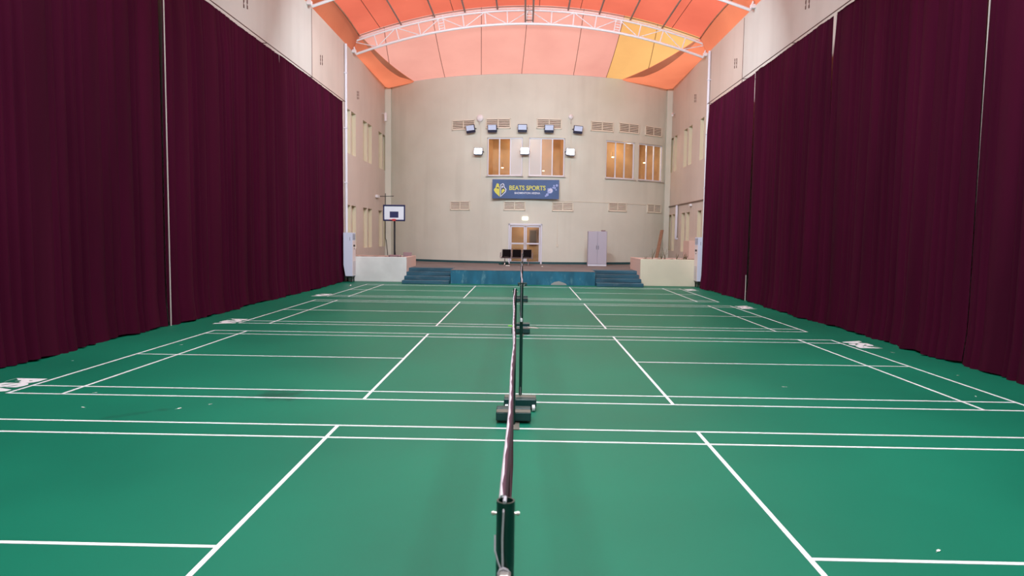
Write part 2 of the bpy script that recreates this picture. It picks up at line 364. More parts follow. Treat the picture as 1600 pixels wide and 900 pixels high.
# a framed notice board inside the doorway
mb = MB(); mb.box((-.24, 0, -.45), (.24, .03, .45), K['plank'], .005); mb.box((-.18, -.01, -.38), (.18, 0, .38), K['dark'])
o = mb.build('picture_frame', mtx=frame(.58, 2.1, -1.6)); tag(o, 'dark framed picture seen through the glass door', 'picture')

# windows: frame, mullions, panes
wm = [('glass', 'glass', 'film'), ('film', 'film2', 'glass'), ('glass',)*3, ('glass',)*3]
for i, ((a, b), ps) in enumerate(zip(WIN, wm)):
    xc = (a+b)/2; ta, tb = theta(a), theta(b); wd = 2*(RW-.16)*math.sin((tb-ta)/2)
    t = (ta+tb)/2; fm = frame(XC+RW*math.sin(t), 6.49, -.12); h = 1.04; W2 = wd/2
    f = MB()
    for x0, x1, z0, z1 in ((-W2, -W2+.06, -h, h), (W2-.06, W2, -h, h), (-W2, W2, -h, -h+.06), (-W2, W2, h-.07, h)): f.box((x0, -.04, z0), (x1, .04, z1), K['alu'], .006)
    fo = f.build('window_%d' % (i+1), mtx=fm, kind='structure')
    pw = (wd-.12)/3
    for k in range(3):
        x0 = -W2+.06+pw*k
        g = MB().box((x0+.01, -.004, -h+.06), (x0+pw-.01, .004, h-.07), K[ps[k]]).build('pane', fo, fm)
        if k: MB().box((x0-.03, -.035, -h+.06), (x0+.03, .03, h-.07), K['alu'], .005).build('mullion', fo, fm)
    MB().box((-W2-.06, -.2, -h-.05), (W2+.06, .02, -h), K['alugrey'], .008).build('window_sill', fo, fm)
# door
fm = frame((DOOR[0]+DOOR[1])/2, ZS, -.06); W2 = .93; h = 2.22
f = MB()
for x0, x1, z0, z1 in ((-W2, -W2+.09, 0, h), (W2-.09, W2, 0, h), (-W2, W2, h-.1, h)): f.box((x0, -.1, z0), (x1, .06, z1), K['alu'], .008)
do = f.build('door_1', mtx=fm, kind='structure')
for s in (-1, 1):
    x0, x1 = (-W2+.1, -.01) if s < 0 else (.01, W2-.1)
    f = MB()
    for a, b, c, d in ((x0, x0+.075, 0, h-.11), (x1-.075, x1, 0, h-.11), (x0, x1, h-.2, h-.11), (x0, x1, 1.08, 1.16), (x0, x1, 0, .13)): f.box((a, -.04, c), (b, .02, d), K['alu'], .006)
    lf = f.build('door_leaf', do, fm)
    MB().box((x0+.07, -.015, .13), (x1-.07, -.005, h-.2), K['glass']).build('door_glass', lf, fm)
    hx = -.06 if s < 0 else .06
    MB().tube([(hx, -.04, 1.0), (hx, -.09, 1.0), (hx, -.09, 1.22), (hx, -.04, 1.22)], .012, K['alugrey'], 6).build('door_handle', lf, fm)
# exit box over the door
o = MB().box((-.16, -.08, -.1), (.16, 0, .1), K['glow'], .02).build('emergency_light', mtx=frame(.07, 3.12)); tag(o, 'small lit white emergency light box above the glass double door', 'light')

# stage, steps, skirting band
SL, SR = (-5.28, -3.2), (3.2, 5.25)
mb = MB()
def slab(x0, x1, y0, y1, mf):
    mb.box((x0, y0, 0), (x1, y1, ZS-.012), mf)
YN = 25.0
slab(SL[1], SR[0], YS, 35.5, K['teal'])
slab(XL, SL[0]-.15, 26.4, 35.5, K['teal']); slab(SL[0]-.15, SL[1], YN, 35.5, K['teal']); slab(SR[0], SR[1]+.15, YN, 35.5, K['teal']); slab(SR[1]+.15, XR, 26.4, 35.5, K['teal'])
for x0, x1, y0, y1 in ((SL[1]-.0, SR[0], YS-.01, 35.5), (SL[0]-.15, SL[1], YN, 35.5), (SR[0], SR[1]+.15, YN, 35.5), (XL, SL[0]-.15, 26.4, 35.5), (SR[1]+.15, XR, 26.4, 35.5)):
    mb.box((x0, y0, ZS-.012), (x1, y1, ZS), K['carpet'])
st = mb.build('floor_stage', kind='structure')
# bare plaster patch at the foot of the stage front
mb = MB(); mb.poly([(-.36, 0), (.36, 0), (.3, .07), (.16, .12), (0, .17), (-.2, .13), (-.33, .05)], .006, mat('bare_plaster', (150, 150, 148), .9)); o = mb.build('plaster_patch', st, Matrix.Translation((1.6, YS-.006, .01)))
for nm, (xa, xb), lab in (('l', SL, 'worn teal painted steps beside the white planter'), ('r', SR, 'worn teal painted steps beside the cream planter')):
    t = thing('stage_steps', lab, 'steps', loc=((xa+xb)/2, 22.6, 0), group='steps up to the stage')
    for k in range(4):
        y = 22.45+.62*k; x0, x1 = (xa, xb-.02) if nm == 'l' else (xa+.02, xb)
        s = MB().box((x0, y, .155*k), (x1, YN, .155*(k+1)-.001), K['tealstep'], .012).build('step'); s.parent = t; s.matrix_parent_inverse = t.matrix_world.inverted() if False else Matrix.Translation((-(xa+xb)/2, -22.6, 0))
mb = MB(); mb.grid(lambda u, v: cyl(t0+(t1-t0)*u, ZS+.12*v, -.012), 60, 1, K['tealband']); mb.grid(lambda u, v: cyl(t0+(t1-t0)*u, ZS+.12, -.012*(1-v)), 60, 1, K['tealband'])
mb.build('baseboard_end', kind='structure')

# planters
def planter(x0, x1, yf, zt, mf, side, lab, inner):
    t = thing('planter', lab, 'planter', loc=((x0+x1)/2, yf, 0)); P = Matrix.Translation((-(x0+x1)/2, -yf, 0))
    def pt(name, mb): o = mb.build(name, t); o.matrix_parent_inverse = P; return o
    pt('planter_front', MB().box((x0, yf, 0), (x1, yf+.15, zt), mf, .012))
    xs = x1-.15 if inner > 0 else x0
    pt('planter_side', MB().box((xs, yf+.15, 0), (xs+.15, 26.4, zt), side, .01))
    pt('planter_back', MB().box((min(x0, x1) if inner > 0 else x0+.15, 26.25, 0), (x1-.15 if inner > 0 else x1, 26.4, zt-.02), side, .01))
    s = MB()
    xa, xb = (x0, x1-.15) if inner > 0 else (x0+.15, x1)
    random.seed(4)
    zz = [[random.uniform(-.03, .03) for _ in range(12)] for _ in range(17)]
    s.grid(lambda u, v: Vector((xa+(xb-xa)*u, yf+.15+(26.25-yf-.15)*v, zt-.07+zz[round(u*16)][round(v*11)])), 16, 11, K['soil'])
    s.box((xa, yf+.15, 0), (xb, 26.25, .9), K['soil'])
    pt('soil', s); return t
planter(XL+.005, -5.28, 23.6, 1.13, K['planterw'], K['pinkside'], 'long white planter wall under the basketball hoop', 1)
planter(5.25, XR-.005, 23.35, 1.2, K['planterc'], K['pinkside'], 'long cream planter with dry plants beside the teal steps', -1)
# low stub at the wall
o = MB().box((8.3, 27.3, ZS), (8.6, 28.55, 2.03), K['pinkside'], .01).build('trim_6', kind='structure')

# ------------------------------------------------------------------ roof
def arc(x, z0, dz=1.5): return z0-dz*((x-.12)/8.32)**2
Y_T = 26.2; BAY = 6.9
mb = MB()
def bayt(y): return ((Y_T-y) % BAY)/BAY
def edge(y): return 8.14-.1*math.sin(math.pi*bayt(y))
def roofp(u, v):
    y = Y_T-u*(Y_T-YB); x = (2*v-1)*edge(y)+.12; return Vector((x, y, arc(x, 13.1)))
mb.grid(roofp, 90, 32, K['coral'])
for s, X in ((-1, XL), (1, XR)):
    def flap(u, v, s=s, X=X):
        y = Y_T-u*(Y_T-YB); x = s*edge(y)+.12; p = Vector((x, y, arc(x, 13.1))); q = Vector((X, y, ZT+.05)); r = p.lerp(q, v)
        r.z -= .05*math.sin(math.pi*v); r.x += .012*math.sin(y*26)*v; return r
    mb.grid(flap, 420, 5, K['orange'])
# last bay down to the end wall
TX = [-8.0, -6.82, -4.51, -2.16, .07, 2.72, 4.64, 6.23, 8.24]
WX = [-6.43, -5.6, -4.53, -2.45, -.24, 2.59, 4.43, 4.95, 5.36]
def A_(x): return Vector((x, Y_T, arc(x, 13.1)))
def B_(x): return Vector((x, wally(x)+.05, ZT+.1))
def last(k, u, v):
    a = A_(TX[k]+(TX[k+1]-TX[k])*u); b = B_(WX[k]+(WX[k+1]-WX[k])*u); p = a.lerp(b, v); p.z -= .16*math.sin(math.pi*v); return p
for k in range(8):
    m = K['yellow'] if k >= 6 else K['pale']  # last bay takes the paler coral
    mb.grid(lambda u, v: last(k, u, v), 8, 14, m)
def corner(s, u, v):
    k, kk, uu = (0, TX[0], 0) if s < 0 else (7, TX[8], 1)
    p = last(k, uu, u)
    X = XL if s < 0 else XR; yc = wally(X)-.1
    if u < .75: q = Vector((X, Y_T+(yc-Y_T)*u/.75, ZT+.04))
    else:
        x = X+((WX[0] if s < 0 else WX[8])-X)*(u-.75)/.25; q = B_(x); q.z = ZT+.02
    r = p.lerp(q, v); r.z -= .28*math.sin(math.pi*v)*math.sin(math.pi*u)**.7; return r
for s in (-1, 1): mb.grid(lambda u, v: corner(s, u, v), 24, 10, K['orange'])
# seams
for x, w_, f in ((TX[2], WX[2], 1), (TX[3], WX[3], 1), (TX[4], WX[4], 1), (TX[5], WX[5], 1), (TX[6], WX[6], 1)):
    pts = [A_(x).lerp(B_(w_), i/10)-Vector((0, 0, .16*math.sin(math.pi*i/10)+.012)) for i in range(11)]; mb.tube(pts, .013, K['seam'], 4)
for k, u_, e in ((0, 0, .5), (7, 1, .62)):
    a = A_(TX[1] if k == 0 else TX[7]); b = last(k, u_, e); pts = [a.lerp(b, i/8)-Vector((0, 0, .02)) for i in range(9)]
    mb.tube([p-Vector((0, 0, .09*math.sin(math.pi*i/8))) for i, p in enumerate(pts)], .013, K['seam'], 4)
for x in (-7.0, -3.5, .6, 2.55, 5.0, 6.9):
    mb.tube([(x, y, arc(x, 13.1)-.012) for y in (YB, 0, 13, Y_T)], .014, K['seam'], 4)
for s in (-1, 1):       # edge webbing
    k, uu = (0, 0) if s < 0 else (7, 1)
    def wb(u, v):
        p = last(k, uu, u); q = corner(s, u, .16*math.sin(math.pi*min(u*1.05, 1))**.5); r = p.lerp(q, v); r.z -= .02; return r
    mb.grid(wb, 20, 2, K['web'])
    mb.tube([(s*edge(y)+.12, y, arc(s*edge(y)+.12, 13.1)-.02) for y in [Y_T-i*(Y_T-YB)/120 for i in range(121)]], .035, K['web'], 5)
roof = mb.build('ceiling', kind='structure', smooth=True)

def truss(y, lab):
    t = thing('roof_truss', lab, 'roof truss', loc=(0, y, 0), group='white arched roof trusses')
    N = 16; xs = [-8.16+16.58*i/N for i in range(N+1)]; fine = [-8.16+16.58*i/64 for i in range(65)]
    zb = lambda x: arc(x, 12.24); zt = lambda x: arc(x, 12.86)
    def nrm(x): g = -3*(x-.12)/8.32**2; return Vector((-g, 0, 1)).normalized()
    MB().tube([(x, 0, zb(x)) for x in fine], .062, K['white'], 8).build('bottom_chord', t, smooth=True, sharp=50)
    MB().tube([(x, 0, zt(x)) for x in fine], .05, K['white'], 8).build('top_chord', t, smooth=True, sharp=50)
    mb = MB(); mb.tube([(x, .1, zt(x)+.13) for x in fine], .022, K['white'], 6); mb.tube([(x, .02, zt(x)+.19) for x in fine], .022, K['purlin'], 5)
    for x in fine[::2]: mb.tube([(x, 0, zt(x)), (x, .1, zt(x)+.13)], .014, K['white'], 4)
    mb.build('arch_rib', t)
    for i, x in enumerate(xs):
        n = nrm(x); top = Vector((x, 0, zb(x)))+n*.62
        if i in (4, 8, 12):
            mb = MB()
            for d in (-.13, .13):
                e = Vector((1, 0, -3*(x-.12)/8.32**2)).normalized()*d; mb.tube([Vector((x, 0, zb(x)))+e, top+e], .026, K['white'], 6)
            for q in (.2, .4, .6, .8):
                c = Vector((x, 0, zb(x))).lerp(top, q); e = Vector((1, 0, -3*(x-.12)/8.32**2)).normalized()*.13; mb.tube([c-e, c+e], .02, K['white'], 5)
            mb.build('splice_ladder', t)
        else: MB().tube([(x, 0, zb(x)), top], .05 if i in (0, N) else .032, K['white'], 6).build('vertical_strut', t)
        if i < N:
            x2 = xs[i+1]; tp = lambda q: Vector((q, 0, zb(q)))+nrm(q)*.62; bt = lambda q: Vector((q, 0, zb(q)))
            a, b = (tp(x), bt(x2)) if i % 2 == 0 else (bt(x), tp(x2)); MB().tube([a, b], .022, K['white'], 6).build('diagonal_strut', t)
    for s, X in ((-1, XL), (1, XR)):
        xe = -8.16 if s < 0 else 8.42
        MB().box((min(xe, X), -.09, zb(xe)+.05), (max(xe, X), .09, zb(xe)+.2), K['white'], .01).build('end_bracket', t)
truss(Y_T, 'white arched lattice truss spanning the roof just before the end wall')
truss(Y_T-BAY, 'white arched truss nearest overhead, only its ends showing at the wall tops')
for x in (-6.0, -4.4, -2.95, -1.4, 1.97, 3.46, 4.93, 6.45):
    z = arc(x, 12.98)
    o = MB().tube([(x, Y_T+.05, z), (x, YB+.1, z)], .042, K['purlin'], 6).build('roof_purlin')
    tag(o, 'grey roof tube running over the courts, one of eight below the coral fabric', 'roof purlin', 'roof purlins under the coral fabric')
mb = MB(); z = 12.24+.1
for x in (-.06, .3):
    mb.tube([(x, Y_T, z), (x, YB+.1, z)], .04, K['purlin'], 6); mb.tube([(x, Y_T, 12.86), (x, YB+.1, 12.86)], .035, K['purlin'], 6)
for i in range(28):
    y = Y_T-.2-i*1.45
    for x in (-.06, .3): mb.tube([(x, y, z), (x, y-.7, 12.86)], .016, K['purlin'], 4); mb.tube([(x, y-.7, 12.86), (x, y-1.4, z)], .016, K['purlin'], 4)
    mb.tube([(-.06, y, z), (.3, y, z)], .018, K['purlin'], 4)
tag(mb.build('ridge_girder'), 'long grey lattice girder running down the middle of the roof', 'roof girder')

# added lamps above the frame, unseen fill for near courts and end wall
def fill_panel(x, y, z, lab, tilt=0, power=FILL_LAMP):
    t = thing('added_panel_lamp', lab, 'added lamp', mtx=Matrix.Translation((x, y, z)) @ Matrix.Rotation(R_(tilt), 4, 'X'), group='added unseen panel lamps over the near courts')
    MB().box((-.6, -.3, 0), (.6, .3, .06), K['alu'], .01).build('housing', t)
    mb = MB()
    for sx in (-.5, .5): mb.tube([(x+sx, y, z+.03), (x+sx, y, 13.05-1.5*((x+sx-.12)/8.32)**2)], .006, K['bolt'], 4)
    h_ = mb.build('hanger', t); h_.matrix_world = Matrix()
    MB().box((-.57, -.27, -.01), (.57, .27, 0), K['lamp_lit']).build('diffuser', t)
    l = bpy.data.lights.new('lamp', 'AREA'); l.shape = 'RECTANGLE'; l.size = 1.1; l.size_y = .5; l.energy = power; l.color = (.84, .94, 1)
    lo = bpy.data.objects.new('lamp_light', l); C.objects.link(lo); lo.parent = t; lo.location = (0, 0, -.03)
for y, tl, pw in ((-9, 0, FILL_LAMP), (-2.5, 0, FILL_LAMP), (4, 0, FILL_LAMP), (10.5, 40, FILL_TILTED*.6), (16.4, 62, FILL_TILTED)):
    for x in (-3.4, 0.12, 3.6): fill_panel(x, y, 10.6, 'added unseen panel lamp giving neutral light over the courts', tl, pw)

# ------------------------------------------------------------------ curtains
def curtain(side, y0, y1, zt, seed, lab, gap0=0, gap1=0):
    rnd = random.Random(seed); X = -8.05 if side < 0 else 7.8; inward = 1 if side < 0 else -1
    # irregular pleats
    cen = []; y = y0
    while y < y1+.5:
        wdt = rnd.choice((rnd.uniform(.1, .2), rnd.uniform(.14, .3), rnd.uniform(.3, .7))); cen.append((y+wdt/2, wdt, rnd.uniform(.05, .13) if wdt < .35 else rnd.uniform(.05, .15), rnd.uniform(-.12, .12), rnd.uniform(.6, 1.5))); y += wdt
    ph = [rnd.uniform(0, 6.28) for _ in range(6)]
    def prof(y, zf):
        d = 0
        yy = y+.05*math.sin(y*1.7+ph[0])*(1-zf)
        lo = 0
        for c, wd, a, sh, pw in near(yy):
            q = (yy-c-sh*(1-zf)*.15)/(wd*.52)
            if abs(q) < 1: d = max(d, a*(1-q*q)**(.45+.25*pw))
        d += .05*math.sin(y*.9+ph[1])+.03*math.sin(y*2.3+ph[2]+zf)+.012*math.sin(y*9+ph[3]+2*zf)
        en = min(1, (y-y0+.02)/.12, (y1+.02-y)/.12); return d*(.75+.35*(1-zf))*max(.15, en)*(.3+.7*min(1, (1-zf)*7))
    import bisect
    ys = [c[0] for c in cen]
    def near(y):
        i = bisect.bisect(ys, y); return cen[max(0, i-3):i+3]
    ny = int((y1-y0)/.022); nz = 14
    hem = [0.02+.02*math.sin(i*.11+ph[4])+.012*math.sin(i*.037+ph[5]) for i in range(ny+1)]
    mb = MB(); vs = []
    for i in range(ny+1):
        for j in range(nz+1):
            zf = j/nz; e0 = y0+gap0*zf**3; e1 = y1-gap1*zf**3; y = e0+(e1-e0)*i/ny
            z = hem[i]+(zt-hem[i]-.004*abs(math.sin(i*.09)))*zf
            fl_ = .06*max(0, 1-zf*9)**2
            vs.append((X+inward*(prof(y, zf)+fl_-.04), y, z))
    w_ = nz+1
    mb.add(vs, [(i*w_+j, (i+1)*w_+j, (i+1)*w_+j+1, i*w_+j+1) for i in range(ny) for j in range(nz)], K['curtain'])
    o = mb.build('curtain', smooth=True); tag(o, lab, 'curtain', 'maroon curtains along the courts'); return o
curtain(-1, -15, -5.5, 7.92, 1, 'maroon curtain behind the nearest court, beside the viewer')
curtain(-1, -5.4, 1.05, 7.92, 2, 'maroon curtain hanging beside the nearest court on the hoop side')
curtain(-1, 1.1, 7.92, 7.92, 3, 'maroon curtain on the hoop side, before the open slit showing the wall', gap1=.02)
curtain(-1, 7.96, 15.45, 7.95, 4, 'maroon curtain on the hoop side, just beyond the open slit', gap0=.08)
curtain(-1, 15.5, 23.4, 7.98, 5, 'maroon curtain on the hoop side, ending at the floor air conditioner')
for x, y, z, s in ((-7.97, 7.93, 7.9, 'hoop side slit'), (7.86, 4.58, 7.82, 'slit nearest the viewer, planter side'), (7.86, 10.5, 7.82, 'upper slit, planter side'), (7.78, 16.6, .9, 'floor slit, planter side')):
    tag(MB().tube([(x, y, .0), (x, y, z)], .015, K['alugrey'], 8).build('curtain_post'), 'thin white pole showing between two maroon curtains, '+s, 'pole', 'poles between the curtains')
curtain(1, -15, -2.1, 7.84, 6, 'maroon curtain beside the viewer, on the side of the cream planter')
curtain(1, -2.02, 4.56, 7.84, 7, 'maroon curtain nearest the viewer, on the side of the cream planter', gap1=.09)
curtain(1, 4.6, 10.48, 7.85, 8, 'maroon curtain on the cream planter side, between the two upper slits', gap1=.1)
curtain(1, 10.52, 16.5, 7.83, 9, 'maroon curtain on the cream planter side, between upper slit and floor slit', gap0=.08, gap1=-.1)
curtain(1, 16.68, 22.45, 7.8, 10, 'maroon curtain ending beside the air conditioner at the cream planter', gap0=-.04)
for X, y1, z, s in ((-8.0, 23.5, 8.0, 'hoop side'), (7.75, 22.5, 7.865, 'cream planter side')):
    mb = MB(); mb.tube([(X, YB+.05, z), (X, y1, z)], .014, K['rust'], 6)
    W = XL if X < 0 else XR
    for k in range(9):
        y = y1-.1-k*4.6; mb.tube([(X, y, z), (W, y, z)], .014, K['rust'], 5)
    tag(mb.build('curtain_rail'), 'thin dark rail carrying the maroon curtains on the '+s, 'rail')

# ------------------------------------------------------------------ nets and posts
def net_post(x, y, d, lab, top=1.55):
    """d = +1: base behind the post in +y"""
    t = thing('net_post', lab, 'net post', loc=(x, y, 0), group='dark green net posts'); r = .0205
    mb = MB(); n = 20
    ring = lambda rr, z: [Vector((rr*math.cos(2*math.pi*k/n), rr*math.sin(2*math.pi*k/n), z)) for k in range(n)]
    vs = ring(r, .012)+ring(r, top)+ring(r-.004, top)+ring(r-.004, top-.12); fs = []
    for a in range(3): fs += [(a*n+k, a*n+(k+1) % n, (a+1)*n+(k+1) % n, (a+1)*n+k) for k in range(n)]
    fs.append(tuple(range(3*n, 4*n))); mb.add(vs, fs, K['postg']); mb.build('pole', t, smooth=True, sharp=40)
    for s in (-1, 1): MB().tube([(s*r*.9, 0, top-.03), (s*(r+.005), 0, top-.03), (s*(r+.0051), 0, top-.03), (s*(r+.011), 0, top-.03)], [.0035, .0035, .006, .004], K['bolt'], 8).build('top_bolt', t)
    MB().box((-.025, -.2*d, 0), (.07, .3*d, .012), K['greytop'], .003).build('base_plate', t)  # same lighter grey as the box lid
    MB().box((-.2, .06*d, .03), (.2, .2*d, .13), K['boxg'], .008).build('weight_box', t)
    MB().box((-.195, .063*d, .13), (.195, .197*d, .134), K['greytop']).build('box_lid', t)
    MB().box((-.2, .22*d, .05), (.2, .34*d, .14), K['boxg'], .008).build('weight_box', t)
    for s in (-1, 1):
        yy = .36*d; MB().tube([(s*.165-.018, yy, .04), (s*.165+.018, yy, .04)], .04, K['wheel'], 16).build('wheel', t)
    mb = MB(); mb.tube([(0, -.02*d, .25), (0, .12*d, .13)], .01, K['postg'], 6); mb.build('brace', t)
    return t
def net_bits(t, x, y, zt, zk, d, y0_=0):
    mb = MB(); a = d  # tension cord down the outside of the post, ending in a knotted clamp
    mb.tube([(x-.004, y+.0*a, zt), (x-.004, y-.024*a, zt-.02), (x-.006, y-.025*a, (zt+zk)/2), (x-.004, y-.028*a, zk)], .0024, K['cord'], 6)
    mb.build('tension_cord', t)
    mb = MB(); mb.box((x-.014, y-.045*a-.012, zk-.03), (x+.014, y-.024*a, zk+.014), K['wheel'] if y0_ > 0 else K['bolt'], .005)
    for k in range(3): mb.tube([(x+.012*math.cos(g/8*6.28)-.002, y-.034*a, zk+.006*k-.004+.012*math.sin(g/8*6.28)) for g in range(8)], .0028, K['cord'], 6, closed=True)
    mb.tube([(x-.002, y-.03*a, zk), (x-.014, y-.03*a, zk+.03), (x-.022, y-.024*a, zk+.055), (x-.0225, y-.01*a, zk+.085)], .0022, K['cord'], 6)
    mb.build('cord_clamp', t)
def net(y0, y1, x0, x1, lab, zk=1.39, seed=0):
    t = thing('badminton_net', lab, 'badminton net', group='badminton nets'); rnd = random.Random(seed)
    ph = [rnd.uniform(0, 6) for _ in range(4)]; L = y1-y0
    def X(y): s = (y-y0)/L; return x0+(x1-x0)*s+.006*math.sin(7*s+ph[0])+.003*math.sin(23*s+ph[1])
    def Z(y): s = (y-y0)/L; return 1.55-.028*4*s*(1-s)+.002*math.sin(40*s+ph[2])
    n = 80; ys = [y0+.02+(L-.04)*i/n for i in range(n+1)]
    mb = MB(); hw = .0075
    def strip(pf, m):
        vs = []; k = len(pf(ys[0]))
        for y in ys: vs += pf(y)
        fs = [(i*k+j, (i+1)*k+j, (i+1)*k+j+1, i*k+j+1) for i in range(n) for j in range(k-1)]; mb.add(vs, fs, m)
    wob = lambda y: .002*math.sin(31*y+ph[3])
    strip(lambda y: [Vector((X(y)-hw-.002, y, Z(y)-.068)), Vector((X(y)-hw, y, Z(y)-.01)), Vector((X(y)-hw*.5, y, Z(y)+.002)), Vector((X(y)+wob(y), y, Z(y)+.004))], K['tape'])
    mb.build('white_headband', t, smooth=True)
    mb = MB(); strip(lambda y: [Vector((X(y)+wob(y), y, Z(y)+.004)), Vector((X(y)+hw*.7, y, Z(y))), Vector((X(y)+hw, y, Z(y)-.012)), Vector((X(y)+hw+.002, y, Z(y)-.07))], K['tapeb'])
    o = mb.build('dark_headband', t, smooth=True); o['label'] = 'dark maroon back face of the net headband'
    mb = MB(); th = .0009; pitch = .022; nv = int((L-.04)/pitch); nh = 31
    for i in range(nv+1):
        y = y0+.02+i*pitch; x = X(y); zt = Z(y)-.065
        mb.add([(x-th, y, zt), (x+th, y-th, zt), (x+th, y+th, zt), (x-th, y, .79), (x+th, y-th, .79), (x+th, y+th, .79)], [(0, 1, 4, 3), (1, 2, 5, 4), (2, 0, 3, 5)], K['net'])
    for j in range(nh+1):
        f = j/nh; mb.tube([(X(y), y, (Z(y)-.065)*(1-f)+.79*f) for y in ys[::4]], th*1.2, K['net'], 3, cap=False)
    mb.build('net_mesh', t)
    mb = MB(); mb.tube([(X(y), y, .788) for y in ys[::4]], .003, K['net'], 5); mb.build('bottom_cord', t)
    net_bits(t, x0, y0, 1.552, zk, 1, y0); net_bits(t, x1, y1, 1.552, 1.42, -1)
    for xx, yy, s in ((x0, y0, 1), (x1, y1, -1)):
        MB().tube([(xx-.002, yy-.021*s, 1.553), (xx-.001, yy, 1.556), (X(yy+.03*s), yy+.03*s, 1.545)], .004, K['cord'], 6).build('head_cord', t)
        MB().tube([(xx, yy+.021*s, .8), (xx, yy+.03*s, .79)], .003, K['net'], 4).build('lower_tie', t)
    return t
PX = [(.022, -6.08, -1, 'at the bottom of the photo'), (-.042, .12, 1, 'at the far end of the nearest net'), (.03, 1.12, -1, 'at the start of the second net'),
      (.0, 7.32, 1, 'between second and third net, with a racket on its base'), (.0, 8.5, -1, 'at the start of the third net'), (-.01, 14.68, 1, 'at the end of the third net'),
      (-.01, 15.84, -1, 'at the start of the farthest net'), (-.01, 22.0, 1, 'at the end of the farthest net, before the stage')]
for x, y, d, s in PX: net_post(x, y, d, 'dark green net post '+s)
for i, (a, lab, zk) in enumerate((((0, 1), 'nearest badminton net with white headband, seen edge on', 1.39), ((2, 3), 'second badminton net, beyond the first pair of wheeled bases', 1.09), ((4, 5), 'third badminton net seen edge on down the hall', 1.3), ((6, 7), 'farthest badminton net, ending in front of the stage', 1.3))):
    p, q = PX[a[0]], PX[a[1]]; net(p[1], q[1], p[0], q[0], lab, zk, i)

# racket lying across the post base, shuttlecocks, feather scraps
t = thing('badminton_racket', 'badminton racket with lime grip lying across the net post base', 'racket', mtx=Matrix.Translation((-.28, 7.3+.27, .165)) @ Matrix.Rotation(R_(-4), 4, 'Z') @ Matrix.Rotation(R_(3), 4, 'Y'))
MB().tube([(0, 0, 0), (.01, 0, 0), (.17, 0, 0), (.19, 0, 0)], [.012, .016, .014, .009], K['green'], 8).build('grip', t)
MB().tube([(.18, 0, 0), (.44, 0, 0)], .004, K['shaft'], 6).build('shaft', t)
ell = [(.555+.125*math.cos(g/24*6.2832), .1*math.sin(g/24*6.2832), 0) for g in range(24)]
MB().tube(ell, .006, K['rhead'], 6, closed=True).build('racket_head', t)
mb = MB()
for i in range(-7, 8):
    u = i*.0135; c = math.sqrt(max(0, 1-(u/.1)**2))*.125; mb.tube([(.555-c, u, 0), (.555+c, u, 0)], .0009, K['feather'], 3)
for i in range(-8, 9):
    u = i*.0145; c = math.sqrt(max(0, 1-(u/.125)**2))*.1; mb.tube([(.555+u, -c, 0), (.555+u, c, 0)], .0009, K['feather'], 3)
mb.build('strings', t)
def shuttle(x, y, z, rot, lab):
    t = thing('shuttlecock', lab, 'shuttlecock', mtx=Matrix.Translation((x, y, z)) @ Matrix.Rotation(R_(rot), 4, 'Z') @ Matrix.Rotation(R_(70), 4, 'Y'), group='loose shuttlecocks')
    MB().tube([(0, 0, -.012), (0, 0, -.006), (0, 0, .0), (0, 0, .012)], [.004, .011, .013, .013], K['cork'], 12).build('cork', t)
    mb = MB()
    for k in range(16):
        g = 2*math.pi*k/16; g2 = g+.3
        c, s = math.cos, math.sin
        mb.add([(.012*c(g), .012*s(g), .012), (.022*c(g-.1), .022*s(g-.1), .04), (.034*c(g-.18), .034*s(g-.18), .078), (.034*c(g2), .034*s(g2), .075), (.022*c(g+.16), .022*s(g+.16), .04)], [(0, 1, 2, 3, 4)], K['feather'])
    mb.build('feathers', t)
shuttle(-7.04, 20.34, .034, 30, 'white shuttlecock on the floor before the air conditioner by the hoop')
shuttle(1.0, 26.5, ZS+.034, 200, 'white shuttlecock on the stage in front of the glass door')
specks = [(-5.238, .551), (-4.101, .57), (-5.582, 1.312), (-6.127, 1.658), (-5.698, 1.652), (-6.411, 5.271), (-3.815, .814), (-7.325, 3.501), (6.351, 1.995), (3.867, 2.411), (7.044, 3.513), (7.174, 5.733), (2.942, -2.892)]
random.seed(9)
for x, y in specks:
    a = random.uniform(0, 360); L = random.uniform(.022, .04)
    mb = MB(); mb.tube([(-L, 0, .003), (L*.3, 0, .004), (L, 0, .007)], .0012, K['feather'], 4)
    mb.add([(-L*.2, 0, .004), (L*.2, L*.45, .006), (L, L*.3, .008), (L*1.1, 0, .008), (L, -L*.3, .007), (L*.2, -L*.4, .005)], [(0, 1, 2, 3, 4, 5)], K['feather'])
    o = mb.build('feather_scrap', mtx=Matrix.Translation((x, y, 0)) @ Matrix.Rotation(R_(a), 4, 'Z')); tag(o, 'tiny white feather scrap lying on the green floor', 'feather', 'feather scraps on the floor')

